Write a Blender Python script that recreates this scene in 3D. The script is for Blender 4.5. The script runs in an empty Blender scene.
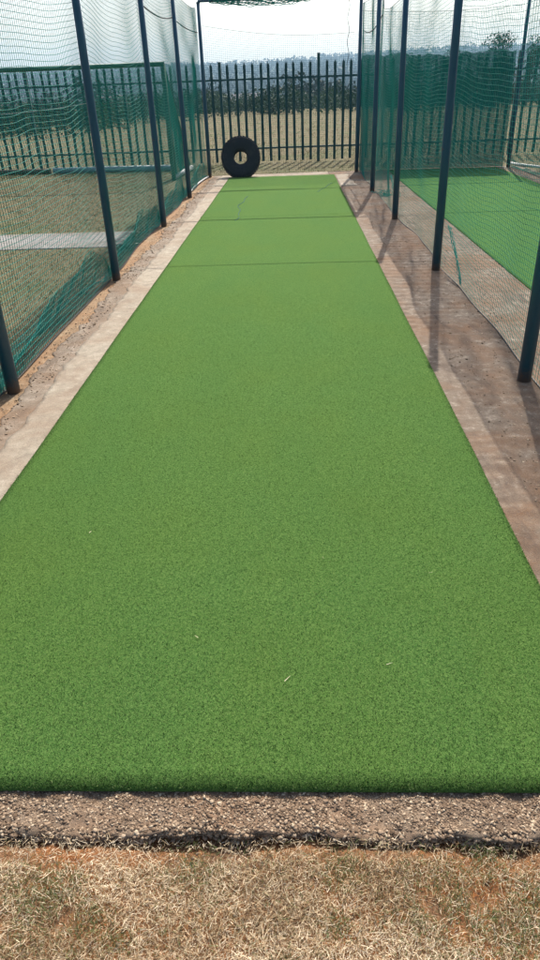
import bpy, math, random
import numpy as np
from mathutils import Matrix, Vector
R = random.Random(7)
N = np.random.default_rng(11)
S = bpy.context.scene
COL = S.collection
rad = math.radians

# ------------------------------------------------------------------ helpers
def tag(o, label=None, cat=None, group=None, kind=None):
    if label: o['label'] = label
    if cat: o['category'] = cat
    if group: o['group'] = group
    if kind: o['kind'] = kind
    return o

def obj(name, me, mat=None, parent=None, loc=None):
    o = bpy.data.objects.new(name, me)
    COL.objects.link(o)
    if mat is not None:
        for m in (mat if isinstance(mat, (list, tuple)) else [mat]):
            me.materials.append(m)
    if parent: o.parent = parent
    if loc is not None: o.location = loc
    return o

def empty(name, loc=(0, 0, 0)):
    o = bpy.data.objects.new(name, None); COL.objects.link(o); o.location = loc
    o.empty_display_size = .2
    return o

def npmesh(name, V, F, smooth=False, midx=None):
    """V (n,3), F (m,k) with constant k"""
    V = np.asarray(V, np.float32); F = np.asarray(F, np.int32)
    me = bpy.data.meshes.new(name)
    me.vertices.add(len(V)); me.vertices.foreach_set('co', V.ravel())
    k = F.shape[1]
    me.loops.add(F.size); me.loops.foreach_set('vertex_index', F.ravel())
    me.polygons.add(len(F))
    me.polygons.foreach_set('loop_start', np.arange(0, F.size, k, dtype=np.int32))
    me.polygons.foreach_set('loop_total', np.full(len(F), k, np.int32))
    if smooth: me.polygons.foreach_set('use_smooth', np.ones(len(F), bool))
    if midx is not None: me.polygons.foreach_set('material_index', np.asarray(midx, np.int32))
    me.update(calc_edges=True); me.validate()
    return me

class MB:
    def __init__(s): s.v = []; s.f = []; s.n = 0
    def add(s, V, F):
        s.v += [tuple(map(float, p)) for p in V]; s.f += [tuple(i + s.n for i in f) for f in F]; s.n += len(V)
    def box(s, a, b):
        x0, y0, z0 = a; x1, y1, z1 = b
        V = [(x0,y0,z0),(x1,y0,z0),(x1,y1,z0),(x0,y1,z0),(x0,y0,z1),(x1,y0,z1),(x1,y1,z1),(x0,y1,z1)]
        s.add(V, [(0,3,2,1),(4,5,6,7),(0,1,5,4),(1,2,6,5),(2,3,7,6),(3,0,4,7)])
    def tube(s, pts, r, n=10, cap=True):
        pts = [Vector(p) for p in pts]
        rr = r if isinstance(r, (list, tuple)) else [r] * len(pts)
        V = []; up = None
        for i, p in enumerate(pts):
            t = (pts[min(i+1, len(pts)-1)] - pts[max(i-1, 0)]).normalized()
            if up is None:
                up = Vector((0, 0, 1)) if abs(t.z) < .9 else Vector((1, 0, 0))
            a = t.cross(up).normalized(); b = t.cross(a).normalized(); up = -b
            for k in range(n):
                th = 2 * math.pi * k / n
                V.append(p + a * math.cos(th) * rr[i] + b * math.sin(th) * rr[i])
        F = []
        for i in range(len(pts) - 1):
            for k in range(n):
                F.append((i*n+k, i*n+(k+1)%n, (i+1)*n+(k+1)%n, (i+1)*n+k))
        if cap:
            F.append(tuple(range(n))[::-1]); F.append(tuple(range((len(pts)-1)*n, len(pts)*n)))
        s.add(V, F)
    def lathe(s, prof, n=48, axis='z'):
        V = []; m = len(prof)
        for k in range(n):
            th = 2 * math.pi * k / n
            for r, z in prof:
                p = (r*math.cos(th), r*math.sin(th), z)
                if axis == 'y': p = (r*math.cos(th), z, r*math.sin(th))
                V.append(p)
        F = []
        for k in range(n):
            for i in range(m - 1):
                F.append((k*m+i, ((k+1)%n)*m+i, ((k+1)%n)*m+i+1, k*m+i+1))
        s.add(V, F)
    def mesh(s, name, smooth=False):
        me = bpy.data.meshes.new(name); me.from_pydata(s.v, [], s.f); me.update()
        if smooth:
            for p in me.polygons: p.use_smooth = len(p.vertices) == 4
        return me

def fnoise(x, y, seed=0, oct=4, s=1.0):
    """cheap smooth 2D noise from sines"""
    r = np.random.default_rng(seed); out = 0; a = 1.0; tot = 0
    for o in range(oct):
        for _ in range(3):
            th = r.uniform(0, 6.28); ph = r.uniform(0, 6.28); k = s * (2 ** o) * r.uniform(.8, 1.25)
            out = out + a * np.sin((x*np.cos(th) + y*np.sin(th)) * k + ph)
        tot += a * 3; a *= .55
    return out / tot * 1.7

# ------------------------------------------------------------------ materials
def mat(name, rough=.8, base=(.5,.5,.5), spec=.3, metal=0):
    m = bpy.data.materials.new(name); m.use_nodes = True
    b = m.node_tree.nodes['Principled BSDF']
    b.inputs['Base Color'].default_value = (*base, 1); b.inputs['Roughness'].default_value = rough
    b.inputs['Specular IOR Level'].default_value = spec; b.inputs['Metallic'].default_value = metal
    return m, m.node_tree, b

def nd(nt, t, **k):
    n = nt.nodes.new(t)
    for a, v in k.items(): setattr(n, a, v)
    return n

def coords(nt, scale=(1,1,1), kind='Object'):
    tc = nd(nt, 'ShaderNodeTexCoord'); mp = nd(nt, 'ShaderNodeMapping')
    mp.inputs['Scale'].default_value = scale
    nt.links.new(tc.outputs[kind], mp.inputs[0]); return mp.outputs[0]

def noise(nt, co, scale, detail=4, rough=.6, dist=0):
    n = nd(nt, 'ShaderNodeTexNoise'); n.inputs['Scale'].default_value = scale
    n.inputs['Detail'].default_value = detail; n.inputs['Roughness'].default_value = rough
    n.inputs['Distortion'].default_value = dist
    nt.links.new(co, n.inputs['Vector']); return n.outputs['Fac']

def ramp(nt, fac, stops, interp='LINEAR'):
    r = nd(nt, 'ShaderNodeValToRGB'); r.color_ramp.interpolation = interp
    e = r.color_ramp.elements
    while len(e) < len(stops): e.new(.5)
    for i, (p, c) in enumerate(stops):
        e[i].position = p; e[i].color = (*c, 1) if len(c) == 3 else c
    nt.links.new(fac, r.inputs[0]); return r.outputs[0]

def mix(nt, fac, a, b, mode='MIX'):
    m = nd(nt, 'ShaderNodeMix', data_type='RGBA', blend_type=mode)
    for sock, v in ((m.inputs[0], fac), (m.inputs[6], a), (m.inputs[7], b)):
        if hasattr(v, 'links') or isinstance(v, bpy.types.NodeSocket): nt.links.new(v, sock)
        elif isinstance(v, (int, float)): sock.default_value = v
        else: sock.default_value = (*v, 1)
    return m.outputs[2]

def bump(nt, b, h, strength=.5, dist=.01):
    n = nd(nt, 'ShaderNodeBump'); n.inputs['Strength'].default_value = strength
    n.inputs['Distance'].default_value = dist
    nt.links.new(h, n.inputs['Height']); nt.links.new(n.outputs[0], b.inputs['Normal'])

def m_paint(name, c, c2, rough=.45):
    m, nt, b = mat(name, rough, spec=.4)
    co = coords(nt)
    n1 = noise(nt, co, 9, 6, .7); n2 = noise(nt, co, 60, 3)
    col = mix(nt, ramp(nt, n1, [(.45, (0,0,0)), (.72, (1,1,1))]), c, c2)
    nt.links.new(col, b.inputs['Base Color']); bump(nt, b, n2, .15, .002); return m

M = {}
M['post0'] = m_paint('navy_post_paint', (.005,.038,.075), (.012,.055,.085), .5)
m, nt, b = mat('navy_post_paint', .42, spec=.45); co = coords(nt)
n1 = noise(nt, co, 14, 6, .75); n2 = noise(nt, co, 55, 3, .7); n3 = noise(nt, coords(nt, (1,1,.12)), 30, 4)
col = mix(nt, ramp(nt, n3, [(.4,(0,)*3), (.75,(.7,)*3)]), (.006,.055,.098), (.02,.085,.12))
col = mix(nt, ramp(nt, n1, [(.645,(0,)*3), (.67,(.9,)*3)]), col, (.10,.045,.025))
sep = nd(nt, 'ShaderNodeSeparateXYZ'); nt.links.new(co, sep.inputs[0])
low = nd(nt, 'ShaderNodeMath', operation='MULTIPLY_ADD'); nt.links.new(n2, low.inputs[0]); low.inputs[1].default_value = .14; nt.links.new(sep.outputs[2], low.inputs[2])
col = mix(nt, ramp(nt, low.outputs[0], [(.07,(.85,)*3), (.16,(0,)*3)]), col, (.16,.10,.065))
nt.links.new(col, b.inputs['Base Color']); bump(nt, b, n2, .25, .003); M['post'] = m
M['fence'] = m_paint('green_fence_paint', (.005,.055,.060), (.014,.075,.075), .5)
M['goal'] = m_paint('green_goal_paint', (.015,.10,.06), (.03,.12,.08), .5)
M['white'] = m_paint('off_white_pipe', (.62,.64,.62), (.45,.45,.42), .5)
M['greypipe'] = m_paint('grey_pipe', (.22,.30,.33), (.14,.18,.19), .5)
M['rustpipe'] = m_paint('rusty_pipe', (.10,.035,.025), (.05,.03,.03), .8)
M['cable'] = m_paint('dark_cable', (.02,.03,.03), (.04,.05,.05), .6)
M['cord'] = m_paint('pale_cord', (.55,.58,.52), (.4,.42,.38), .9)

def m_net(name, c, c2):
    m, nt, b = mat(name, .6, spec=.3)
    co = coords(nt)
    col = mix(nt, noise(nt, co, 1.3, 3), c, c2)
    nt.links.new(col, b.inputs['Base Color'])
    tr = nd(nt, 'ShaderNodeBsdfTranslucent'); nt.links.new(col, tr.inputs[0])
    ms = nd(nt, 'ShaderNodeMixShader'); ms.inputs[0].default_value = .3
    out = nt.nodes['Material Output']
    nt.links.new(b.outputs[0], ms.inputs[1]); nt.links.new(tr.outputs[0], ms.inputs[2])
    nt.links.new(ms.outputs[0], out.inputs[0]); return m
M['net'] = m_net('green_net_twine', (.004,.31,.235), (.003,.22,.18))
M['netdark'] = m_net('dark_net_twine', (.006,.10,.085), (.005,.07,.07))

M['rolled'] = m_net('rolled_twine', (.01,.34,.26), (.005,.24,.19))
M['screen'] = m_net('windbreak_twine', (.004,.22,.185), (.003,.16,.145))
# turf: dark backing, speckled green
def m_turf(name, a, b_, c, base=1.0):
    m, nt, b = mat(name, .95, spec=.03)
    co = coords(nt)
    fine = noise(nt, co, 210, 3, .9); mid = noise(nt, co, 85, 4, .85); big = noise(nt, co, 1.1, 4, .6); big2 = noise(nt, coords(nt, (1,.25,1)), 2.2, 3)
    col = ramp(nt, fine, [(.28, a), (.52, b_), (.74, c)])
    col = mix(nt, ramp(nt, mid, [(.42,(.0,)*3), (.66,(.55,)*3)]), col, c)
    col = mix(nt, ramp(nt, noise(nt, co, 120, 3, .8), [(.36,(.6,)*3), (.5,(0,)*3)]), col, a)
    col = mix(nt, ramp(nt, big, [(.4,(0,)*3), (.65,(.28,)*3)]), col, (b_[0]*1.4, b_[1]*1.0, b_[2]*.85))
    col = mix(nt, ramp(nt, big2, [(.4,(0,)*3), (.7,(.22,)*3)]), col, (b_[0]*.75, b_[1]*.9, b_[2]*1.2))
    nt.links.new(col, b.inputs['Base Color']); bump(nt, b, fine, .9, .006); return m
M['turf'] = m_turf('artificial_turf', (.016,.048,.011), (.056,.128,.027), (.155,.24,.068))
M['turf2'] = m_turf('artificial_turf_bright', (.018,.065,.016), (.05,.135,.032), (.115,.225,.075))
def m_blade(name, stops, transl=.35, rough=.6):
    m, nt, b = mat(name, rough, spec=.05)
    at = nd(nt, 'ShaderNodeAttribute'); at.attribute_name = 'tone'
    col = ramp(nt, at.outputs['Fac'], stops)
    nt.links.new(col, b.inputs['Base Color'])
    tr = nd(nt, 'ShaderNodeBsdfTranslucent'); nt.links.new(col, tr.inputs[0])
    ms = nd(nt, 'ShaderNodeMixShader'); ms.inputs[0].default_value = transl
    nt.links.new(b.outputs[0], ms.inputs[1]); nt.links.new(tr.outputs[0], ms.inputs[2])
    nt.links.new(ms.outputs[0], nt.nodes['Material Output'].inputs[0]); return m
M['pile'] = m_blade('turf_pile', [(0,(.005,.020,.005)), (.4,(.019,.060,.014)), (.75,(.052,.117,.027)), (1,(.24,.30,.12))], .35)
M['straw'] = m_blade('dry_grass', [(0,(.08,.05,.028)), (.25,(.27,.185,.10)), (.55,(.56,.43,.27)), (.86,(.84,.72,.53)), (.9,(.09,.12,.045)), (1,(.14,.18,.07))], .3)
M['yard'] = m_blade('yard_grass', [(0,(.045,.036,.02)), (.3,(.13,.105,.055)), (.6,(.24,.195,.11)), (.86,(.39,.33,.21)), (.9,(.07,.105,.035)), (1,(.11,.15,.055))], .25)
M['leaf'] = m_blade('tree_leaf', [(0,(.008,.028,.017)), (.5,(.018,.046,.027)), (1,(.04,.075,.042))], .25)
M['farleaf'] = m_blade('distant_leaf', [(0,(.008,.022,.016)), (.5,(.016,.036,.024)), (1,(.035,.055,.035))], .1)

# soil
m, nt, b = mat('soil', .95, spec=.1); co = coords(nt)
n1 = noise(nt, co, 3.2, 5, .65); n2 = noise(nt, co, 90, 5, .75)
col = ramp(nt, n1, [(.32,(.22,.13,.075)), (.5,(.29,.14,.06)), (.66,(.36,.13,.04))])
col = mix(nt, ramp(nt, n2, [(.3,(.75,)*3), (.6,(0,)*3)]), col, (.12,.075,.05))
nt.links.new(col, b.inputs['Base Color']); bump(nt, b, n2, .8, .02); M['soil'] = m
# ground: tan dry grass field, seen from afar
m, nt, b = mat('dry_field', .95, spec=.08); co = coords(nt)
n1 = noise(nt, co, .35, 6, .65); n2 = noise(nt, co, 26, 5, .8); n3 = noise(nt, co, 120, 3, .8)
col = ramp(nt, n1, [(.3,(.115,.095,.055)), (.5,(.155,.13,.075)), (.62,(.095,.11,.05)), (.75,(.18,.14,.08))])
col = mix(nt, ramp(nt, n2, [(.35,(.7,)*3), (.62,(0,)*3)]), col, (.10,.09,.045))
col = mix(nt, ramp(nt, n3, [(.5,(0,)*3), (.75,(.6,)*3)]), col, (.29,.245,.16))
nt.links.new(col, b.inputs['Base Color']); bump(nt, b, n2, .6, .05); M['field'] = m
# far hill ground
m, nt, b = mat('hill_scrub', .95, spec=.05); co = coords(nt)
n1 = noise(nt, co, .012, 6, .7); n2 = noise(nt, co, .15, 4, .8)
col = ramp(nt, n1, [(.35,(.016,.034,.024)), (.52,(.03,.048,.03)), (.68,(.09,.09,.055))])
col = mix(nt, ramp(nt, n2, [(.4,(.6,)*3), (.6,(0,)*3)]), col, (.02,.035,.02))
nt.links.new(col, b.inputs['Base Color']); M['hill'] = m

# concrete
def m_conc(name, c1, c2, c3, dirt, dirt_amt=.5, agg=1.0):
    m, nt, b = mat(name, .9, spec=.2); co = coords(nt)
    n1 = noise(nt, co, 1.7, 6, .7, .4); n2 = noise(nt, co, 14, 5, .7); n3 = noise(nt, co, 95, 5, .85)
    n4 = noise(nt, coords(nt, (3.0, .8, 1)), 1.6, 5, .7, .8)
    col = ramp(nt, n2, [(.3, c1), (.55, c2), (.75, c3)])
    col = mix(nt, ramp(nt, n1, [(.42,(0,)*3), (.62,(dirt_amt,)*3)]), col, dirt)
    col = mix(nt, ramp(nt, n4, [(.5,(0,)*3), (.7,(dirt_amt*.8,)*3)]), col, (c1[0]*.55, c1[1]*.5, c1[2]*.5))
    col = mix(nt, ramp(nt, n3, [(.30,(.55*agg,)*3), (.5,(0,)*3)]), col, (.10,.08,.07))
    col = mix(nt, ramp(nt, n3, [(.62,(0,)*3), (.8,(.5*agg,)*3)]), col, (.62,.55,.46))
    nt.links.new(col, b.inputs['Base Color']); bump(nt, b, n3, .9, .008); return m
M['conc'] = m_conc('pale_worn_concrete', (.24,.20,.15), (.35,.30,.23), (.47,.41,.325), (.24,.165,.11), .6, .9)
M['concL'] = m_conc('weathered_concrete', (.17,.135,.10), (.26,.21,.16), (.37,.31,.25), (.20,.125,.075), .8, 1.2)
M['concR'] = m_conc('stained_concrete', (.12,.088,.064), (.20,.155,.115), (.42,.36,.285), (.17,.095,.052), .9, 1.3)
M['edge'] = m_conc('crumbling_concrete', (.16,.115,.078), (.24,.175,.12), (.30,.235,.17), (.27,.13,.06), .5, 1.0)
M['path'] = m_conc('pale_slab', (.18,.175,.165), (.26,.25,.235), (.34,.33,.31), (.16,.14,.11), .7, .9)
M['dirt'] = m_conc('orange_dirt', (.21,.135,.075), (.30,.20,.115), (.37,.29,.19), (.27,.135,.06), .7, 1.1)
m = m_blade('gravel_stone', [(0,(.10,.068,.045)), (.4,(.21,.148,.10)), (.75,(.32,.235,.16)), (1,(.42,.34,.24))], 0, .9); M['stone'] = m
# rubber
m, nt, b = mat('tyre_rubber', .7, (.012,.014,.016), spec=.35); co = coords(nt)
n1 = noise(nt, co, 6, 5, .7); nt.links.new(mix(nt, ramp(nt, n1, [(.5,(0,)*3),(.75,(.6,)*3)]), (.012,.015,.017), (.05,.045,.04)), b.inputs['Base Color'])
bump(nt, b, noise(nt, co, 80, 3), .2, .003); M['rubber'] = m
M['wall'] = m_paint('house_wall', (.62,.60,.56), (.5,.48,.45), .9)
M['roof'] = m_paint('house_roof', (.20,.19,.18), (.13,.12,.12), .9)
M['pane'] = m_paint('house_window', (.03,.04,.05), (.05,.06,.07), .3)
M['bark'] = m_paint('bark', (.08,.06,.045), (.05,.04,.03), .95)

def set_tone(me, tones):
    a = me.attributes.new('tone', 'FLOAT', 'POINT'); a.data.foreach_set('value', np.asarray(tones, np.float32))

# ------------------------------------------------------------------ camera
H = 1.65; F_ = 678.33; pitch = .5209; yaw = -.0464; roll = -.0379
Rv = Vector((math.cos(yaw), -math.sin(yaw), 0)); Fh = Vector((math.sin(yaw), math.cos(yaw), 0))
Fw = Fh * math.cos(pitch) + Vector((0,0,-1)) * math.sin(pitch)
Uv = Rv.cross(Fw)
A = Rv * math.cos(roll) + Uv * math.sin(roll); U2 = -Rv * math.sin(roll) + Uv * math.cos(roll)
cam = bpy.data.cameras.new('camera'); co_ = bpy.data.objects.new('camera', cam); COL.objects.link(co_)
mw = Matrix((A, U2, -Fw)).transposed().to_4x4(); mw.translation = Vector((0, 0, H)); co_.matrix_world = mw
cam.sensor_fit = 'VERTICAL'; cam.sensor_height = 24; cam.lens = F_ / 960 * 24
cam.clip_start = .05; cam.clip_end = 9000
S.camera = co_

# ------------------------------------------------------------------ light
SUN_EL, SUN_AZ = rad(48.5), rad(10.6)      # azimuth to the right of the lane axis (+Y)
sd = Vector((math.sin(SUN_AZ)*math.cos(SUN_EL), math.cos(SUN_AZ)*math.cos(SUN_EL), math.sin(SUN_EL)))
sl = bpy.data.lights.new('sun', 'SUN'); sl.energy = 5.0; sl.angle = rad(.4); sl.color = (1, .95, .87)
so = bpy.data.objects.new('sun', sl); COL.objects.link(so); so.rotation_euler = sd.to_track_quat('Z', 'Y').to_euler(); so.location = (0, 0, 30)
w = bpy.data.worlds.new('World'); S.world = w; w.use_nodes = True; nt = w.node_tree
sky = nd(nt, 'ShaderNodeTexSky'); sky.sky_type = 'NISHITA'; sky.sun_disc = False
sky.sun_elevation = SUN_EL; sky.sun_rotation = SUN_AZ; sky.air_density = 1.0; sky.dust_density = 4.0; sky.ozone_density = 1.0
bg = nt.nodes['Background']; bg.inputs[1].default_value = .15; nt.links.new(sky.outputs[0], bg.inputs[0])
S.view_settings.view_transform = 'Standard'; S.view_settings.look = 'None'; S.view_settings.gamma = 1
S.view_settings.use_curve_mapping = False; S.view_settings.exposure = .6
S.render.engine = 'CYCLES'; S.cycles.max_bounces = 6; S.cycles.diffuse_bounces = 3; S.cycles.transmission_bounces = 4
S.cycles.transparent_max_bounces = 8; S.cycles.volume_bounces = 0

# ------------------------------------------------------------------ key positions
LP = [(-1.88, 1.05), (-1.85, 4.10), (-1.85, 7.12), (-1.88, 10.33), (-1.90, 13.37), (-1.88, 16.74)]
RP = [(1.45, 1.05), (1.45, 4.10), (1.45, 7.15), (1.45, 10.33), (1.44, 13.37), (1.43, 16.74)]
NP_ = [(4.77, 7.15), (4.77, 10.33), (4.77, 13.37), (4.80, 16.74)]
PR = .046; PH = 3.25

# ------------------------------------------------------------------ terrain
def hgt(x, y):
    x = np.asarray(x, float); y = np.asarray(y, float)
    d = np.hypot(x, y)
    drop = np.interp(d, [0, 70, 150, 330, 520, 900, 1500, 1900, 2400], [0, 0, -2.5, -9, -6, 12, 47, 30, 0])
    ang = x / np.maximum(y, 50)
    far = np.clip((d - 500) / 900, 0, 1)
    drop = drop + far * np.clip(ang, -1, 1) * 14 + far * 7 * fnoise(x/260, y/400, 5, 3, 1.2)
    near = np.clip((d - 60) / 60, 0, 1)
    return drop * near - .055 * (1 - near)
xs = np.concatenate([-np.geomspace(1800, 8, 46), np.linspace(-7, 7, 15), np.geomspace(8, 1800, 46)])
ys = np.concatenate([np.linspace(-30, 60, 46), np.geomspace(62, 2400, 90)])
GX, GY = np.meshgrid(xs, ys, indexing='ij')
V = np.stack([GX, GY, hgt(GX, GY)], -1).reshape(-1, 3)
nx, ny = len(xs), len(ys)
I = (np.arange(nx-1)[:, None] * ny + np.arange(ny-1)).ravel()
Fq = np.stack([I, I+ny, I+ny+1, I+1], 1)
mid = V[Fq].mean(1); dd = np.hypot(mid[:,0], mid[:,1])
me = npmesh('ground', V, Fq, True, (dd > 84).astype(int))
tag(obj('ground', me, [M['field'], M['hill']]), kind='structure')

# soil bed in front of the slab: finely displaced sheet
xs = np.linspace(-3.2, 3.2, 420); ys = np.linspace(-.9, 1.13, 150)
GX, GY = np.meshgrid(xs, ys, indexing='ij')
Z = -.030 + .010*fnoise(GX*6, GY*6, 3, 4, 1.3) + .004*fnoise(GX*40, GY*40, 4, 3, 1.2) 
Z = Z - .010*np.exp(-((GY-1.055)/.03)**2)
V = np.stack([GX, GY, Z], -1).reshape(-1, 3); nx, ny = len(xs), len(ys)
I = (np.arange(nx-1)[:, None] * ny + np.arange(ny-1)).ravel()
tag(obj('soil', npmesh('soil', V, np.stack([I, I+ny, I+ny+1, I+1], 1), True), M['soil']), kind='structure')

# ------------------------------------------------------------------ concrete slabs
def slab(name, x0, x1, y0, y1, z, th, mt, ragL=0, ragR=0, nxx=12, step=.08, rip=0):
    ny = max(3, int((y1-y0)/step)); ys = np.linspace(y0, y1, ny); t = np.linspace(0, 1, nxx)
    L = x0 + ragL*(fnoise(ys*3, ys*0, 9, 4, 1.5) + .6*fnoise(ys*17, ys*0, 19, 3, 1.5)); Rr = x1 + ragR*(fnoise(ys*3, ys*0+4, 12, 4, 1.5) + .5*fnoise(ys*15, ys*0, 29, 3, 1.5))
    X = L[None]*(1-t[:,None]) + Rr[None]*t[:,None]; Y = np.tile(ys, (nxx, 1))
    Zt = z + .003*fnoise(X*4, Y*4, 2, 3, 1)
    if rip: Zt = Zt + rip*np.sin(Y*46 + 2.2*fnoise(X*2.5, Y*1.2, 77, 3, 1.2) + 3*X)*(.5+.5*fnoise(X*3, Y*1.5, 78, 3, 1)) + rip*.5*fnoise(X*14, Y*34, 79, 3, 1)
    top = np.stack([X, Y, Zt], -1).reshape(-1, 3)
    # skirt ring
    idx = np.arange(nxx*ny).reshape(nxx, ny)
    ring = np.concatenate([idx[:, 0], idx[-1, 1:], idx[-2::-1, -1], idx[0, -2:0:-1]])
    low = top[ring].copy(); low[:, 2] -= th
    V = np.concatenate([top, low]); n0 = len(top); n = len(ring)
    I = (np.arange(nxx-1)[:, None]*ny + np.arange(ny-1)).ravel()
    Ft = np.stack([I, I+ny, I+ny+1, I+1], 1)
    k = np.arange(n); Fs = np.stack([ring, n0+k, n0+(k+1)%n, np.roll(ring, -1)], 1)
    return obj(name, npmesh(name, V, np.concatenate([Ft, Fs])), mt)
tag(slab('walkway_concrete', -1.63, -1.30, 1.24, 16.95, .0, .06, M['conc'], .03, 0, 12, .03), kind='structure')
tag(slab('walkway_concrete', -1.80, -1.60, 1.24, 16.9, -.006, .05, M['concL'], .05, 0, 12, .03), kind='structure')
tag(slab('walkway_dirt', -2.02, -1.6, 1.0, 16.95, -.012, .05, M['dirt'], .05, 0, 12, .03), kind='structure')
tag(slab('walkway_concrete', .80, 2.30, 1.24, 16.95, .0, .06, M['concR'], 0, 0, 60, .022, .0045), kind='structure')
tag(slab('lane_base', -1.30, .80, 1.24, 17.0, -.003, .06, M['conc'], 0, 0), kind='structure')
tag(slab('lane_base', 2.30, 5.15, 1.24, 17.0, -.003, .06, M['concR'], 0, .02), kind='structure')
tag(slab('path', -9.5, -2.15, 9.12, 10.25, -.049, .03, M['path'], .05, .2, 40, .03), kind='structure')
# pale bare patches at far end beside the mat
tag(slab('path', -1.60, -1.405, 14.9, 16.28, .007, .01, M['conc'], .01, 0), kind='structure')
tag(slab('path', .93, 1.22, 14.3, 16.3, .007, .01, M['conc'], 0, .06), kind='structure')

# front crumbling concrete edge
def lip(xs): return 1.062 - .004 + .013*fnoise(xs*5, xs*0, 21, 3, 1.5) + .011*fnoise(xs*22, xs*0, 22, 3, 1.3)
def front_edge():
    nx = 900; xs = np.linspace(-3.2, 5.2, nx)
    u = np.linspace(0, 1, 30)
    ye = lip(xs)
    rows = []
    for k in u:
        if k < .72:                          # top, from back to the lip
            t = k/.72; y = 1.26*(1-t) + (ye)*t; z = -.002 - .006*t**3 + (.003+.004*t)*fnoise(xs*30, y*30, 31, 3, 1.4)
        else:
            t = (k-.72)/.28; y = ye - .008*np.sin(t*3.14) + .010*t + .006*fnoise(xs*45, t*6+xs*0, 33, 3, 1.4); z = -.008 - .036*t + .003*fnoise(xs*30, y*30, 31, 3, 1.4)
        rows.append(np.stack([xs, y + 0*xs, z + 0*xs], -1))
    V = np.stack(rows, 1).reshape(-1, 3); m_ = len(u)
    I = (np.arange(nx-1)[:, None]*m_ + np.arange(m_-1)).ravel()
    return npmesh('kerb_edge', V, np.stack([I, I+1, I+m_+1, I+m_], 1))
tag(obj('kerb', front_edge(), M['edge']), kind='structure')

# gravel / exposed aggregate
def stones(n, area, zf, smin, smax, seed):
    r = np.random.default_rng(seed)
    ph = (1+5**.5)/2
    b = np.array([(-1,ph,0),(1,ph,0),(-1,-ph,0),(1,-ph,0),(0,-1,ph),(0,1,ph),(0,-1,-ph),(0,1,-ph),(ph,0,-1),(ph,0,1),(-ph,0,-1),(-ph,0,1)], float)
    b /= np.linalg.norm(b[0])
    f = np.array([(0,11,5),(0,5,1),(0,1,7),(0,7,10),(0,10,11),(1,5,9),(5,11,4),(11,10,2),(10,7,6),(7,1,8),(3,9,4),(3,4,2),(3,2,6),(3,6,8),(3,8,9),(4,9,5),(2,4,11),(6,2,10),(8,6,7),(9,8,1)])
    x = r.uniform(area[0], area[1], n); y = area(r, n) if callable(area) else r.uniform(area[2], area[3], n)
    s = r.uniform(smin, smax, n) * r.uniform(.6, 1.3, n)
    V = b[None] * r.uniform(.5, 1.35, (n, 12, 1)) * (s[:, None, None] * r.uniform(.55, 1.25, (n, 1, 3)) * np.array([1.2, 1, .5]))
    th = r.uniform(0, 6.28, n); c, sn = np.cos(th)[:, None], np.sin(th)[:, None]
    X = V[..., 0]*c - V[..., 1]*sn; Y = V[..., 0]*sn + V[..., 1]*c
    V = np.stack([X + x[:, None], Y + y[:, None], V[..., 2] + zf(x, y)[:, None]], -1)
    Fc = f[None] + (np.arange(n)*12)[:, None, None]
    return V.reshape(-1, 3), Fc.reshape(-1, 3), np.repeat(r.uniform(0, 1, n), 12)
Vs, Fs, Ts = [], [], []
def addst(v, f, t):
    k = sum(len(a) for a in Vs); Vs.append(v); Fs.append(f + k); Ts.append(np.asarray(t)**1.6)
def edge_z(x, y):
    t = np.clip((1.26 - y)/.198, 0, 1)
    return -.002 - .006*t**3 + (.003+.004*t)*fnoise(x*30, y*30, 31, 3, 1.4)
addst(*stones(17000, (-1.6, 1.6, 1.064, 1.185), lambda x, y: edge_z(x, y) + .0004, .0016, .0050, 41))
def lipst(n, dy0, dy1, z0, z1, a, b, seed):
    v, f, t = stones(n, (-1.6, 1.6, 0, 1), lambda x, y: 0*x, a, b, seed)
    c = v.reshape(-1, 12, 3); m_ = c.mean(1); u = m_[:, 1].copy(); k = .5+.5*np.sin(m_[:, 0]*61+u*9)
    c = c - np.stack([0*u, u, 0*u], -1)[:, None]
    c[..., 1] += (lip(m_[:, 0]) + dy0 + (dy1-dy0)*u)[:, None]; c[..., 2] += (z0 + (z1-z0)*u**.6)[:, None]
    return c.reshape(-1, 3), f, t
addst(*lipst(4200, -.006, .022, -.014, -.0055, .002, .0068, 42))
addst(*lipst(2600, -.009, .004, -.034, -.014, .0025, .0085, 43))
addst(*stones(600, (-1.6, 1.6, .80, 1.05), lambda x, y: -.030 + 0*x, .0015, .005, 44))
me = npmesh('gravel', np.concatenate(Vs), np.concatenate(Fs)); set_tone(me, np.concatenate(Ts))
tag(obj('gravel', me, M['stone']), 'loose grey and tan gravel along the crumbling concrete edge', 'gravel', kind='stuff')

a = stones(2600, (-1.88, -1.66, 1.3, 16.6), lambda x, y: -.004 + 0*x, .003, .008, 45)
b__ = stones(4200, (1.05, 1.75, 1.3, 16.6), lambda x, y: .001 + 0*x, .0025, .007, 46)
me = npmesh('grit', np.concatenate([a[0], b__[0]]), np.concatenate([a[1], b__[1] + len(a[0])])); set_tone(me, np.concatenate([a[2], b__[2]]))
tag(obj('grit', me, M['stone']), 'fine grit and pebbles scattered over the side walkways', 'grit', kind='stuff')

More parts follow.
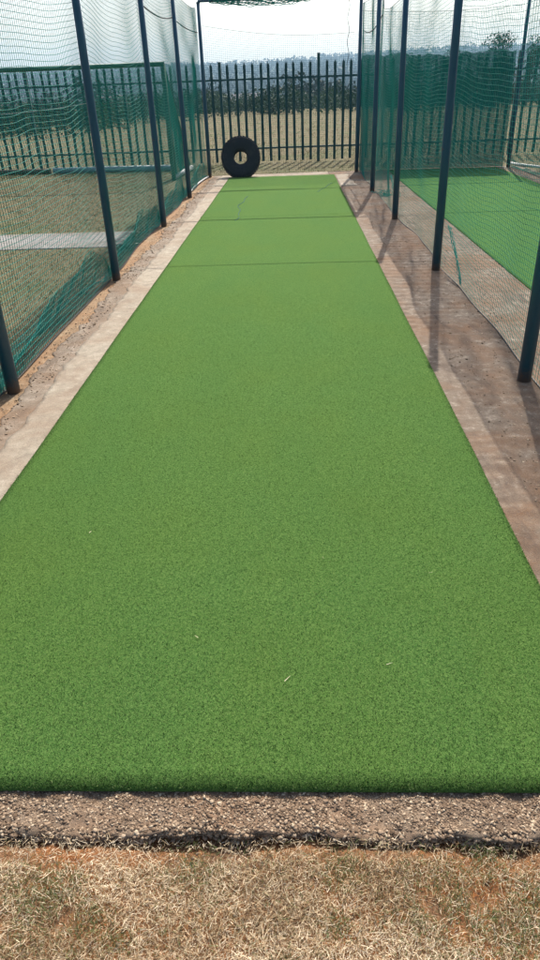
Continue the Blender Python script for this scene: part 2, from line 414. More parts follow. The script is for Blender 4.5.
# ------------------------------------------------------------------ blades
def blades(base, hdg, lean, length, width, segs=2, curl=0.5, r=N):
    """base (n,3); returns V,F ribbons; lean = angle from vertical; """
    n = len(base); k = segs + 1
    t = np.linspace(0, 1, k)
    ang = lean[:, None] + curl[:, None] * t[None]       # angle from vertical along blade
    seg = length[:, None] / segs
    dx = np.sin(ang) * seg; dz = np.cos(ang) * seg
    h = np.cumsum(dx, 1) - dx[:, :1]; z = np.cumsum(dz, 1) - dz[:, :1]
    ux, uy = np.cos(hdg)[:, None], np.sin(hdg)[:, None]
    cx = base[:, :1] + ux*h; cy = base[:, 1:2] + uy*h; cz = base[:, 2:3] + z
    wd = width[:, None] * (1 - .75*t[None]**2) / 2
    # ribbon side direction: horizontal perpendicular, twisted a bit
    tw = r.uniform(-.9, .9, n)[:, None]
    sx, sy, sz = -uy*np.cos(tw), ux*np.cos(tw), np.sin(tw) + 0*ux
    Lf = np.stack([cx+sx*wd, cy+sy*wd, cz+sz*wd], -1); Rt = np.stack([cx-sx*wd, cy-sy*wd, cz-sz*wd], -1)
    V = np.stack([Lf, Rt], 2).reshape(n, k*2, 3)
    f = np.array([(2*i, 2*i+1, 2*i+3, 2*i+2) for i in range(segs)])
    F = f[None] + (np.arange(n)*k*2)[:, None, None]
    return V.reshape(-1, 3), F.reshape(-1, 4), k*2

# ------------------------------------------------------------------ turf mats
def turf(name, x0, x1, y0, y1, top, mt, label, pile=0, seams=()):
    nx, ny = 60, int((y1-y0)/.06); xs = np.linspace(x0, x1, nx); ys = np.linspace(y0, y1, ny)
    GX, GY = np.meshgrid(xs, ys, indexing='ij')
    ed = np.minimum(np.minimum(GX-x0, x1-GX), np.minimum(GY-y0, y1-GY))
    wob = .004*fnoise(GY*2.2, GY*0, 8, 3, 1)
    GX = GX + wob
    Z = top - .002*np.exp(-ed/.004) + .0025*fnoise(GX*1.5, GY*1.5, 6, 3, 1)
    for s in seams: Z = Z + .012*np.exp(-((GY - s - .02*np.sin(GX*2))/.05)**2)
    tp = np.stack([GX, GY, Z], -1).reshape(-1, 3); idx = np.arange(nx*ny).reshape(nx, ny)
    ring = np.concatenate([idx[:, 0], idx[-1, 1:], idx[-2::-1, -1], idx[0, -2:0:-1]])
    low = tp[ring].copy(); low[:, 2] = .0015; n0 = len(tp); n = len(ring); k = np.arange(n)
    I = (np.arange(nx-1)[:, None]*ny + np.arange(ny-1)).ravel()
    V = np.concatenate([tp, low]); F = np.concatenate([np.stack([I, I+ny, I+ny+1, I+1], 1), np.stack([ring, n0+k, n0+(k+1)%n, np.roll(ring, -1)], 1)])
    mi = np.zeros(len(F), int); tone = np.zeros(len(V))
    if pile:
        # density falls with distance along the lane
        u = N.uniform(0, 1, pile); uu = .22 + .78*u; yy = y0 - .002 + 7.2 * (uu**1.75 - .22**1.75)
        xx = N.uniform(x0-.003, x1+.003, pile) + .004*fnoise(yy*2.2, yy*0, 8, 3, 1)
        m2 = 2500   # extra pile along the near edge
        yy[:m2] = y0 + np.abs(N.normal(0, .008, m2)) - .001
        lod = np.clip((yy - y0)/2.2, 0, 4)
        ln = N.uniform(.004, .0085, pile) * (1 - .2*lod); wd = N.uniform(.0010, .0018, pile) * (1 + .25*lod)
        lean = np.abs(N.normal(.25, .28, pile)); curl = N.uniform(.1, 1.0, pile)
        V2, F2, kk = blades(np.stack([xx, yy, top - .002 + .0025*fnoise(xx*1.5, yy*1.5, 6, 3, 1)], 1), N.uniform(0, 6.28, pile), lean, ln, wd, 2, curl)
        tn = np.clip(N.normal(.34, .28, pile) + .06*fnoise(xx*5, yy*5, 15, 3, 1.2) + (N.uniform(0,1,pile) > .975)*.5 + .06*np.clip(yy-1.2, 0, 3), 0, 1)  # tone rises down the lane: near-to-far shading put into the pile colour
        cs = .0055*(1 + .8*lod); hsh = np.modf(np.abs(np.sin(np.floor(xx/cs)*12.9898 + np.floor(yy/cs)*78.233)*43758.5453))[0]
        tn = np.clip(tn + .42*(hsh - .5), 0, 1)
        F = np.concatenate([F, F2 + len(V)]); mi = np.concatenate([mi, np.ones(len(F2), int)])
        tone = np.concatenate([tone, np.repeat(tn, kk)]); V = np.concatenate([V, V2])
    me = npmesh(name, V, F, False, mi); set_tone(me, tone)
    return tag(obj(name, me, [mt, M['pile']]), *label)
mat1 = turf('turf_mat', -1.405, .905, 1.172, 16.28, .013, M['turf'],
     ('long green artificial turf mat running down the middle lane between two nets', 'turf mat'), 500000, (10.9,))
mat2 = turf('turf_mat', 2.14, 4.52, 1.2, 16.75, .013, M['turf2'],
     ('bright green artificial turf mat in the neighbouring lane behind the net', 'turf mat'), 0)
# dark crease in the main mat
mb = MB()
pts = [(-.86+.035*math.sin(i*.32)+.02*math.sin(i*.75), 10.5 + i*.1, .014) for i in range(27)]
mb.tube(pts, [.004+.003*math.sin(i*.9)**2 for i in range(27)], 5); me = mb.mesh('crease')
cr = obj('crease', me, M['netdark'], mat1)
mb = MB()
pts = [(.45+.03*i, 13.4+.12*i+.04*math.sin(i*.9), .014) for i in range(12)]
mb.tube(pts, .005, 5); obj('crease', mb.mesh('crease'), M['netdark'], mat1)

# ------------------------------------------------------------------ dry grass in front
def flat_all(x0): return x0 > -2
def straw_field(n, x0, x1, y0, y1, zf, lmin, lmax, wmin, wmax, flat=True, greens=(), gp=.0, bare=True):
    x = N.uniform(x0, x1, n); y = N.uniform(y0, y1, n)
    if bare:                               # bare orange soil patches
        d = fnoise(x*7, y*9, 53, 4, 1.3)
        thr = .46 - 1.3*np.clip((y-.965)/.07, 0, 1)
        keep = (d < thr) | (N.uniform(0, 1, n) < .28); x, y = x[keep], y[keep]; n = len(x)
    if not flat_all(x0):
        q = ~((np.abs(x) < 1.66) & (y > .56)); x, y = x[q], y[q]; n = len(x)
    z = zf(x, y)
    L = N.uniform(lmin, lmax, n)*N.uniform(.5, 1.3, n); W = N.uniform(wmin, wmax, n)
    lean = N.uniform(.9, 1.5, n) if flat else np.abs(N.normal(.5, .35, n))
    curl = N.uniform(-.5, .8, n)
    tone = np.clip(N.beta(2.2, 1.9, n) + .22*fnoise(x*9, y*9, 91, 4, 1.3), 0, .85)
    g = N.uniform(0, 1, n) < gp*(1+2*np.clip(fnoise(x*5, y*5, 92, 3, 1.3), -.5, 1))
    for gx, gy, gr in greens:
        g |= (np.hypot(x-gx, y-gy) < gr*N.uniform(.4, 1.5, n)) & (N.uniform(0, 1, n) < .6)
    tone[g] = N.uniform(.91, 1, g.sum()); lean[g] = N.uniform(.2, 1.1, g.sum())
    hd = N.normal(.9, 1.2, n) + np.where(N.uniform(0,1,n) < .5, math.pi, 0)
    V, F, k = blades(np.stack([x, y, z], 1), hd, lean, L, W, 3, curl)
    return V, F, np.repeat(tone, k)
zf = lambda x, y: -.028 + .010*fnoise(x*6, y*6, 3, 4, 1.3) + N.uniform(-.002, .016, len(x))
gr = [(-.62,.90,.09), (-.50,.84,.05), (-.42,.80,.03), (-.28,1.0,.07), (.33,.88,.10), (.50,.83,.09), (.10,.97,.05), (.45,1.0,.06), (.56,.92,.06), (-.05,.72,.05), (.08,.84,.03)]
a = straw_field(180000, -1.7, 1.7, .55, 1.050, zf, .007, .024, .0006, .0016, True, gr, .10)
b_ = straw_field(700, -1.0, .9, .55, 1.0, zf, .025, .06, .0007, .0014, True, (), .02)
c_ = straw_field(90000, -3.1, 3.1, -.8, 1.03, zf, .015, .045, .001, .0025, True, (), .06)
V = np.concatenate([a[0], b_[0], c_[0]]); F = np.concatenate([a[1], b_[1]+len(a[0]), c_[1]+len(a[0])+len(b_[0])])
me = npmesh('grass', V, F); set_tone(me, np.concatenate([a[2], b_[2], c_[2]]))
tag(obj('grass', me, M['straw']), 'short dry straw coloured grass on orange soil before the concrete edge', 'grass', kind='stuff')
# few straws lying on the near mat
def turf_litter():
    P = [(-.05,1.55,.9,.05), (.28,1.62,.4,.04), (.83,1.45,1.1,.05), (.62,3.0,.2,.02), (-.35,1.75,2.4,.03), (.5,2.1,.3,.03), (-.9,2.4,1.2,.03),(.1,2.2,1.9,.025)]
    b = np.array([(x, y, .022) for x, y, h, l in P]); n = len(P)
    V, F, k = blades(b, np.array([p[2] for p in P]), np.full(n, 1.5), np.array([p[3]*.6 for p in P]), np.full(n, .0018), 3, np.full(n, .12))
    me = npmesh('straw_bits', V, F); set_tone(me, np.full(len(V), .82)); return me
tag(obj('straw', turf_litter(), M['straw']), 'few loose straws lying on the near turf', 'straw', kind='stuff')

# field grass either side and behind (tufts)
def tufts(name, n, x0, x1, y0, y1, lmin, lmax, w0, w1, label, ex=None, gp=.18):
    x = N.uniform(x0, x1, n); y = N.uniform(y0, y1, n)
    if ex is not None:
        k = ~ex(x, y); x, y = x[k], y[k]; n = len(x)
    d = fnoise(x*.9, y*.9, 61, 4, 1.4)
    k = (d > -.45) | (N.uniform(0, 1, n) < .4); x, y, d = x[k], y[k], d[k]; n = len(x)
    z = hgt(x, y)
    L = N.uniform(lmin, lmax, n); W = N.uniform(w0, w1, n)
    lean = N.uniform(.3, 1.35, n); tone = np.clip(N.beta(2, 2.2, n), 0, .85)
    g = N.uniform(0, 1, n) < gp*(1 + 1.5*np.clip(d, -.6, 1)); tone[g] = N.uniform(.91, 1, g.sum())
    V, F, k = blades(np.stack([x, y, z-.003], 1), N.uniform(0, 6.28, n), lean, L, W, 2, N.uniform(0, .8, n))
    me = npmesh(name, V, F); set_tone(me, np.repeat(tone, k))
    tag(obj(name, me, M['yard']), label, 'grass', kind='stuff')
pathz = lambda x, y: (y > 9.05) & (y < 10.32) & (x < -2.3)
tufts('grass', 75000, -9, -2.0, 2, 19.5, .03, .08, .004, .010, 'dry patchy grass in the yard left of the nets', pathz)
tufts('grass', 26000, -11, 13, 17.05, 26, .04, .11, .006, .014, 'dry grass and weeds around the foot of the palisade fence', None, .22)
tufts('grass', 60000, -30, 34, 22, 78, .06, .15, .010, .025, 'rough dry veld grass beyond the palisade fence', None, .35)

# ------------------------------------------------------------------ nets
def strands(P, r, nrm, mask=None):
    """P (n,m,3) lattice -> prisms along both directions, 3-sided"""
    n, m, _ = P.shape; nrm = np.asarray(nrm, float)
    out = []; fo = []; base = 0
    for ax in (0, 1):
        Q = P if ax == 0 else P.transpose(1, 0, 2)          # strands run along axis 1 of Q
        a, b, _ = Q.shape
        T = Q[:, -1] - Q[:, 0]; T /= np.linalg.norm(T, axis=1)[:, None] + 1e-9
        B = np.cross(T, nrm); B /= np.linalg.norm(B, axis=1)[:, None] + 1e-9
        ring = [Q + r*(math.cos(t)*nrm[None, None] + math.sin(t)*B[:, None]) for t in (0, 2.094, 4.189)]
        V = np.stack(ring, 2)                               # a,b,3,3
        idx = np.arange(a*b*3).reshape(a, b, 3) + base
        fs = []
        for k in range(3):
            q = (k+1) % 3
            fs.append(np.stack([idx[:, :-1, k], idx[:, 1:, k], idx[:, 1:, q], idx[:, :-1, q]], -1).reshape(-1, 4))
        out.append(V.reshape(-1, 3)); fo.append(np.concatenate(fs)); base += a*b*3
    return np.concatenate(out), np.concatenate(fo)

CELL = .042
def side_net(name, posts, off, ztop, seed, label, y0, y1, skirt=0, r=.0020, m='net', sagA=.07, cell=CELL):
    ys = np.arange(y0, y1, cell); nz = int(3.2/cell) + 1
    py = [p[1] for p in posts]; px = [p[0] for p in posts]
    xb = np.interp(ys, py, px)
    # phase inside each bay 0..1
    ph = np.interp(ys, py, np.arange(len(py))); fr = ph - np.floor(ph); sc = 4*fr*(1-fr)
    zt = ztop(ys) - sagA*.6*sc
    v = np.linspace(0, 1, nz)
    Yg = np.tile(ys[:, None], (1, nz)); Z = zt[:, None] * v[None]
    # scalloped sag, asymmetric, fading at the ground
    amp = sagA * np.sin(v*math.pi*.93 + .1)**.7
    bayn = np.floor(ph).astype(int); rr = np.random.default_rng(seed); ka = rr.uniform(.55, 1.5, 12)[bayn]
    sk = fr**(1.0 + .5*np.sin(bayn*2.1+seed))
    Z = Z - amp[None]*(ka*4*sk*(1-sk))[:, None] * v[None]**.3
    Z = Z + .022*fnoise(Yg*2.6, Z*1.4, seed, 3, 1.2) * np.sin(v*math.pi)[None]
    Yg = Yg + .05*fnoise(Yg*.9, Z*2.0, seed+1, 3, 1.1) * np.sin(v*math.pi)[None]
    X = xb[:, None] + off + (.05*sc[:, None] + .01)*fnoise(Yg*1.1, Z*1.3, seed+2, 3, 1.2) + np.sign(off)*.015*sc[:, None]*(1-v[None])**3
    # bottom hem wanders
    Z[:, 0] = .004; 
    P = np.stack([X, Yg, Z], -1)
    if skirt:
        k = 12; u = np.arange(1, k+1)/k
        wd = skirt*(.25 + .75*sc)*(1 + .3*fnoise(ys*2, ys*0, seed+5, 3, 1))
        Xs = X[:, :1] + np.sign(off)*wd[:, None]*u[None]
        Zs = .006 + .045*np.abs(fnoise(Yg[:, :1]*5 + 0*u, Xs*14, seed+7, 3, 1.2))*np.sin(u*3.0)[None] 
        Ys = Yg[:, :1] + .03*fnoise(Yg[:, :1]*4, Xs*9, seed+8, 3, 1.3)
        S_ = np.stack([Xs, Ys+0*Xs, Zs], -1)[:, ::-1]
        P = np.concatenate([S_, P], 1)
    V, F = strands(P, r, (1, 0, 0))
    o = tag(obj(name, npmesh(name, V, F), M[m]), label, 'net')
    # hem cords: top and bottom
    for nm, row, rr_ in (('hem_cord', P[:, 12*bool(skirt)], .005), ('hem_cord', P[:, -1], .004)):
        mb = MB(); mb.tube([tuple(p) for p in row[::3]], rr_, 5); obj(nm, mb.mesh(nm), M['cable'], o)
    return o, P

tL = lambda y: np.full_like(y, 3.16)
tR = lambda y: np.interp(y, [0, 13.3, 13.45, 20], [2.74, 2.74, 3.12, 3.12])
netL, PL = side_net('practice_net', LP, -.055, tL, 3, 'green side net on the left row of posts with slack folded along the ground', 1.05, 16.74, .24, sagA=.12)
def slack():
    ys = np.arange(1.1, 16.7, .036); ph = np.interp(ys, [p[1] for p in LP], np.arange(6)); fr = ph - np.floor(ph); sc = 4*fr*(1-fr)
    v = np.linspace(0, 1, 20); Yg = np.tile(ys[:, None], (1, 20))
    top = (.10 + .42*fr**1.6*(1-fr)**.5*1.9) * (1 + .12*np.sin(ys*5))
    Z = .006 + top[:, None]*v[None]; Yg = Yg + .05*fnoise(Yg*4, Z*9, 201, 3, 1.2)
    X = np.interp(ys, [p[1] for p in LP], [p[0] for p in LP])[:, None] - .07 - .16*(1-v[None])*sc[:, None] + .03*fnoise(Yg*7, Z*6, 202, 3, 1.3)
    V, F = strands(np.stack([X, Yg, Z], -1), .0019, (1, 0, 0)); obj('slack_fold', npmesh('slack_fold', V, F), M['net'], netL)
slack()
netR, PR_ = side_net('practice_net', RP, .055, tR, 8, 'green side net on the middle row of posts between the two turf mats', 1.05, 16.74, 0, r=.0015, sagA=.08)
netN, PN = side_net('practice_net', [(4.77,1.05)]+[(4.77,4.10)]+NP_, .055, tL, 14, 'green outer side net beyond the bright neighbouring turf mat', 1.3, 16.74, .15, sagA=.08)

def end_net(name, x0, x1, y, ztop, seed, label, m='netdark', r=.0011, zb=0.01, parent=None, cell=CELL):
    xs = np.arange(x0, x1, cell); nz = int(3/cell); v = np.linspace(0, 1, nz)
    f = (xs-x0)/(x1-x0); zt = ztop(f)
    X = np.tile(xs[:, None], (1, nz)); Z = zb + (zt[:, None]-zb) * v[None]
    Z = Z + .02*fnoise(X*1.6, Z*1.5, seed, 3, 1.2)*np.sin(v*math.pi)[None]
    X = X + .03*fnoise(X*1.2, Z*1.2, seed+1, 3, 1.2)*np.sin(v*math.pi)[None]
    Y = y + .05*fnoise(X*1.0, Z*1.0, seed+2, 3, 1.2)
    P = np.stack([X, Y, Z], -1); V, F = strands(P, r, (0, 1, 0))
    o = tag(obj(name, npmesh(name, V, F), M[m]), label, 'net')
    for row in (P[:, 0], P[:, -1]):
        mb = MB(); mb.tube([tuple(p) for p in row[::3]], .0035, 5); obj('hem_cord', mb.mesh('hem_cord'), M['cable'], o)
    return o
end_net('practice_net', -1.84, 1.40, 16.86, lambda f: 2.86 - .22*f - .10*np.sin(f*math.pi), 20, 'fine dark net hanging across the far end behind the tyre', r=.0016)
end_net('practice_net', 1.47, 4.77, 16.86, lambda f: 3.0 - .06*np.sin(f*math.pi), 24, 'green net across the far end of the neighbouring lane', m='net', r=.0018)
end_net('windbreak_net', 1.50, 4.72, 16.93, lambda f: 2.2 + .03*np.sin(f*9) + .025*np.sin(f*31) + .012*np.sin(f*77), 28, 'dense dark green windbreak net low across the end of the neighbouring lane', m='screen', r=.0045, cell=.0165)
# bunched net rolled along the top of the far bar
mb = MB()
for k in range(15):
    pts = [(x, 16.74 + .03*math.sin(x*3+k), 3.29 - .0095*k*max(0, math.sin((x+1.7)/2.4*math.pi))**.6 - .02*math.sin(x*9+k*2) - .012*math.sin(x*23+k)) for x in np.linspace(-1.65, .75, 40)]
    mb.tube(pts, .006, 4)
tag(obj('rolled_net', mb.mesh('rolled_net'), M['rolled']), 'loose green netting bunched along the top bar at the far end', 'net')
# ropes threaded through the side nets
def rope(name, pts, r, mt, label, cat='rope'):
    mb = MB(); mb.tube(pts, r, 6); tag(obj(name, mb.mesh(name, True), mt), label, cat)
def sag(a, b, s, n=14):
    return [(a[0]+(b[0]-a[0])*t, a[1]+(b[1]-a[1])*t, a[2]+(b[2]-a[2])*t - 4*s*t*(1-t)) for t in np.linspace(0, 1, n)]
rope('tension_rope', sag((-1.93,9.6,2.76), (-1.93,10.33,2.72), .0, 4) + sag((-1.94,10.4,2.71), (-1.94,13.37,2.74), .08)[1:] + sag((-1.94,13.37,2.74), (-1.93,16.74,2.74), .04)[1:], .009, M['cable'], 'dark sagging rope threaded through the upper left net near the far posts')
rope('tension_rope', sag((1.50,13.4,2.66), (1.49,16.70,2.66), .12), .009, M['cable'], 'dark sagging rope threaded through the right net between its last two posts')
rope('hanging_cord', [(1.19+.02*math.sin(i*.9), 16.80, 3.2-.06*i-.0*i) for i in range(20)], .006, M['cable'], 'thin dark cord hanging from the far top bar beside the right corner post', 'cord')

# gathered folds hanging on right net
for (x, y, z0, z1, lab) in ((1.545, 6.45, .02, .42, 'gathered green fold of netting hanging just beyond the second right post'),
                            (1.56, 11.1, .02, .42, 'gathered green fold of netting hanging near the third right post')):
    mb = MB(); q = random.Random(int(y))
    for k in range(8):
        o1, o2 = q.uniform(-.04, .06), q.uniform(-.012, .012)
        pts = [(x + o2 + .006*math.sin(i*1.3+k*1.3), y + o1*(.5+1.8*(i/11)**1.5) + .70*(i/11.)**1.3, z0+(z1-z0)*(i/11)) for i in range(12)]
        mb.tube(pts, .0022, 4)
    tag(obj('net_fold', mb.mesh('net_fold'), M['net']), lab, 'net fold')
# crumpled scrap nets on the ground
def scrap(x, y, s, lab, mt):
    mb = MB(); r = random.Random(int(x*100+y*7))
    for k in range(22):
        pts = []; a = r.uniform(0, 6.28)
        for i in range(7):
            a += r.uniform(-1.4, 1.4); q = (pts[-1] if pts else (x+r.uniform(-s, s), y+r.uniform(-s, s)*1.6, r.uniform(.01, s*.7)))
            pts.append((q[0]+math.cos(a)*s*.35, q[1]+math.sin(a)*s*.45, min(s*.9, max(.008, q[2]+r.uniform(-.3, .3)*s))))
        mb.tube(pts, .004, 4)
    tag(obj('net_scrap', mb.mesh('net_scrap'), mt), lab, 'net scrap')
scrap(1.64, 12.75, .10, 'tangle of green netting on the concrete by the fourth right post', M['net'])
scrap(-2.12, 8.65, .07, 'pale green knot of netting on the grass outside the left net', M['goal'])
rope('white_hose', [(x, y, .02) for x, y in ((-1.92,13.5),(-1.97,14.1),(-1.985,14.8),(-1.97,15.5),(-1.93,16.2),(-1.90,16.6))], .014, M['white'], 'thin white pipe lying along the left net beside the last bay', 'pipe')
rope('white_hose', [(x, y, .03) for x, y in ((4.95,17.3),(5.15,16.6),(5.45,15.9),(5.95,15.0),(6.6,14.2))], .03, M['white'], 'pale curved pipe on the ground outside the far right net', 'pipe')

# ------------------------------------------------------------------ posts
def post_mesh(h):
    mb = MB(); mb.tube([(0,0,-.02), (0,0,h*.35), (0,0,h*.6), (0,0,h)], [.043,.041,.037,.034], 16); return mb.mesh('net_post', True)
def cap_mesh(h):
    mb = MB(); mb.lathe([(0,h+.016),(.025,h+.012),(.038,h+.002),(.039,h-.02),(.035,h-.02)], 16); return mb.mesh('cap', True)
def foot_mesh():
    mb = MB(); mb.lathe([(PR+.03,-.01),(PR+.024,.010),(PR+.006,.020),(PR-.002,.022)], 16); return mb.mesh('footing')
pm, cm, fm = post_mesh(PH), cap_mesh(PH), foot_mesh()
for m_ in (pm, cm): m_.materials.append(M['post'])
fm.materials.append(M['edge'])
ORD = ['nearest', 'second', 'third', 'fourth', 'last']
def post(x, y, lab, grp):
    o = bpy.data.objects.new('net_post', pm); COL.objects.link(o); o.location = (x, y, 0)
    o.rotation_euler = (R.uniform(-.004, .004), R.uniform(-.004, .004), R.uniform(0, 6))
    tag(o, lab, 'post', grp)
    for nm, mm in (('cap', cm),):
        c = bpy.data.objects.new(nm, mm); COL.objects.link(c); c.parent = o
for i, (x, y) in enumerate(LP[1:]):
    post(x, y, '%s navy steel post along the left net%s' % (ORD[i], ', just left of the tyre' if i == 4 else ', counted from the camera'), 'navy steel posts carrying the nets')
for i, (x, y) in enumerate(RP[1:]):
    post(x, y, '%s navy steel post along the net between the two turf mats%s' % (ORD[i], ', at the far corner' if i == 4 else ', counted from the camera'), 'navy steel posts carrying the nets')
post(*NP_[3], 'navy steel post at the far outer corner of the bright neighbouring mat', 'navy steel posts carrying the nets')
post(*LP[0], 'navy steel post of the left net beside the front concrete edge', 'navy steel posts carrying the nets')
post(*RP[0], 'navy steel post of the right net beside the front concrete edge', 'navy steel posts carrying the nets')
for i, (x, y) in enumerate(NP_[:3]):
    post(x, y, '%s navy steel post of the outermost net past the neighbouring mat' % ['third', 'fourth', 'fifth'][i], 'navy steel posts carrying the nets')
# top bars and cables
def bar(name, a, b, r, lab, cat, s=0, mt='post'):
    mb = MB(); mb.tube(sag(a, b, s, 10 if s else 3), r, 10); o = tag(obj(name, mb.mesh(name, True), M[mt]), lab, cat); return o
bar('top_bar', (-1.88,16.74,3.27), (1.43,16.74,3.27), .024, 'navy top bar joining the two far posts of the main lane', 'top bar')
bar('top_bar', (1.48,16.74,3.22), (4.80,16.74,3.22), .03, 'navy top bar across the far end of the neighbouring lane', 'top bar')
bar('top_bar', (1.44,13.42,3.22), (1.43,16.69,3.22), .04, 'navy top bar joining the last two posts of the right row', 'top bar')
bar('cross_pipe', (-1.88,13.37,3.2), (1.44,13.37,3.2), .025, 'thin cross pipe overhead between the fourth posts of the main lane', 'cross pipe')
bar('cross_pipe', (1.50,13.37,3.2), (4.77,13.37,3.2), .018, 'thin cross pipe overhead between the fourth posts of the neighbouring lane', 'cross pipe')
bar('cross_cable', (-1.86,10.33,3.2), (1.45,10.33,3.2), .010, 'cable overhead between the third posts of the main lane', 'cable', .03, 'cable')

# ------------------------------------------------------------------ tyre
def tyre():
    t = empty('truck_tyre', (-1.14, 16.42, -.02)); RO, W = .425, .25
    tag(t, 'large black worn truck tyre standing upright at the far end of the turf', 'tyre')
    t.rotation_euler = (rad(-20), 0, rad(2))
    prof = [(.165,-.080),(.15,-.095),(.165,-.112),(.25,-.125),(.32,-.132),(.385,-.124),(.405,-.116),(.412,-.108),(RO-.012,-.100),(RO-.004,-.06),(RO-.002,0),(RO-.004,.06),(RO-.012,.100),(.412,.108),(.405,.116),(.385,.124),(.32,.132),(.25,.125),(.165,.112),(.15,.095),(.165,.080),
            (.25,.092),(.34,.10),(.395,.085),(.405,0),(.395,-.085),(.34,-.10),(.25,-.092),(.165,-.080)]
    mb = MB(); mb.lathe(prof, 72, 'y'); o = obj('casing', mb.mesh('casing', True), M['rubber'], t, (0, 0, RO))
    # tread blocks
    mb = MB(); nb = 44
    for k in range(nb):
        for row, (ya, yb) in enumerate(((-.105,-.058), (-.05,-.006), (.006,.05), (.058,.105))):
            th = 2*math.pi*(k + .5*(row % 2))/nb; dth = 2*math.pi/nb*.36
            V = []
            for rr_ in (RO-.012, RO+.008):
                for (s, yy) in ((-1,ya),(1,ya),(1,yb),(-1,yb)):
                    q = th + s*dth + (yy*.5); V.append((rr_*math.cos(q), yy, rr_*math.sin(q)))
            mb.add(V, [(0,1,2,3),(4,7,6,5),(0,4,5,1),(1,5,6,2),(2,6,7,3),(3,7,4,0)])
    obj('tread', mb.mesh('tread'), M['rubber'], t, (0, 0, RO))
    # raised rib rings on the sidewall
    mb = MB()
    for rr_ in (.240, .372):
        mb.lathe([(rr_-.006,-.119-.004*(rr_>.3)),(rr_-.003,-.132),(rr_+.003,-.132),(rr_+.006,-.118-.004*(rr_>.3))], 72, 'y')
    obj('sidewall_rib', mb.mesh('sidewall_rib', True), M['rubber'], t, (0, 0, RO))
tyre()
for c in bpy.data.objects:
    if c.parent and c.parent.name == 'truck_tyre': c.scale = (1, .8, 1)

# ------------------------------------------------------------------ palisade fence
def fence():
    t = empty('palisade_fence', (0, 20.3, -.05)); tag(t, 'dark green steel palisade fence with pointed pales across the yard', 'fence')
    mb = MB()
    W, D, Hh = .034, .013, 2.34
    sec = [(-W,0),(-W+.010,D),(-.008,D*.2),(.008,D*.2),(W-.010,D),(W,0)]
    z = [0, Hh-.10]
    V = [(x, y, zz) for zz in z for x, y in sec]; th = .003
    V += [(x, y+th, zz) for zz in z for x, y in sec]
    F = []
    for k in range(5):
        F += [(k, k+1, 7+k, 6+k), (12+k, 18+k, 19+k, 13+k)]
    # triple spiked tip
    for a, b, tip in ((0, 1, (-W-.004, D*.5, Hh-.02)), (2, 3, (0, D*.2, Hh)), (4, 5, (W+.004, D*.5, Hh-.02))):
        i = len(V); V.append(tip); F += [(6+a, 6+b, i), (18+b, 18+a, i)]
    i = len(V); V += [(0, D*.3, Hh-.03)]; F += [(7, 8, i), (9, 10, i)]
    F += [(0, 6, 18, 12), (5, 17, 23, 11)]
    me = bpy.data.meshes.new('pale'); me.from_pydata(V, [], F); me.update(); me.materials.append(M['fence'])
    spacing = .212; posts = [.70 + spacing*12*k for k in range(-5, 6)]
    xs = [.70 + spacing*k for k in range(-62, 62) if k % 12]
    xs = sorted(xs, key=lambda x: abs(x - .2)); near, rest = xs[:100], xs[100:]
    for x in near:
        o = bpy.data.objects.new('pale', me); COL.objects.link(o); o.parent = t
        o.location = (x + R.uniform(-.008, .008), 0, R.uniform(-.012, .012) + .04); o.rotation_euler = (R.uniform(-.012,.012), R.uniform(-.009, .009), R.uniform(-.08, .08))
    mb = MB()
    for x in rest: mb.add([(a+x, b, c+.04) for a, b, c in V], F)
    o = obj('pale', mb.mesh('pales'), M['fence'], t); o['kind'] = 'stuff'
    for x in posts:
        hp = 2.48 if abs(x-.70) < .1 else 2.36
        mb = MB(); mb.box((x-.036, .028, 0), (x+.036, .10, hp)); mb.box((x-.04,.025,hp),(x+.04,.105,hp+.012)); obj('post', mb.mesh('post'), M['fence'], t)
    for zz in (.36, 1.97):
        mb = MB(); mb.box((posts[0], .018, zz-.022), (posts[-1], .024, zz+.022)); mb.box((posts[0], .024, zz+.016), (posts[-1], .05, zz+.022))
        obj('rail', mb.mesh('rail'), M['fence'], t)
fence()

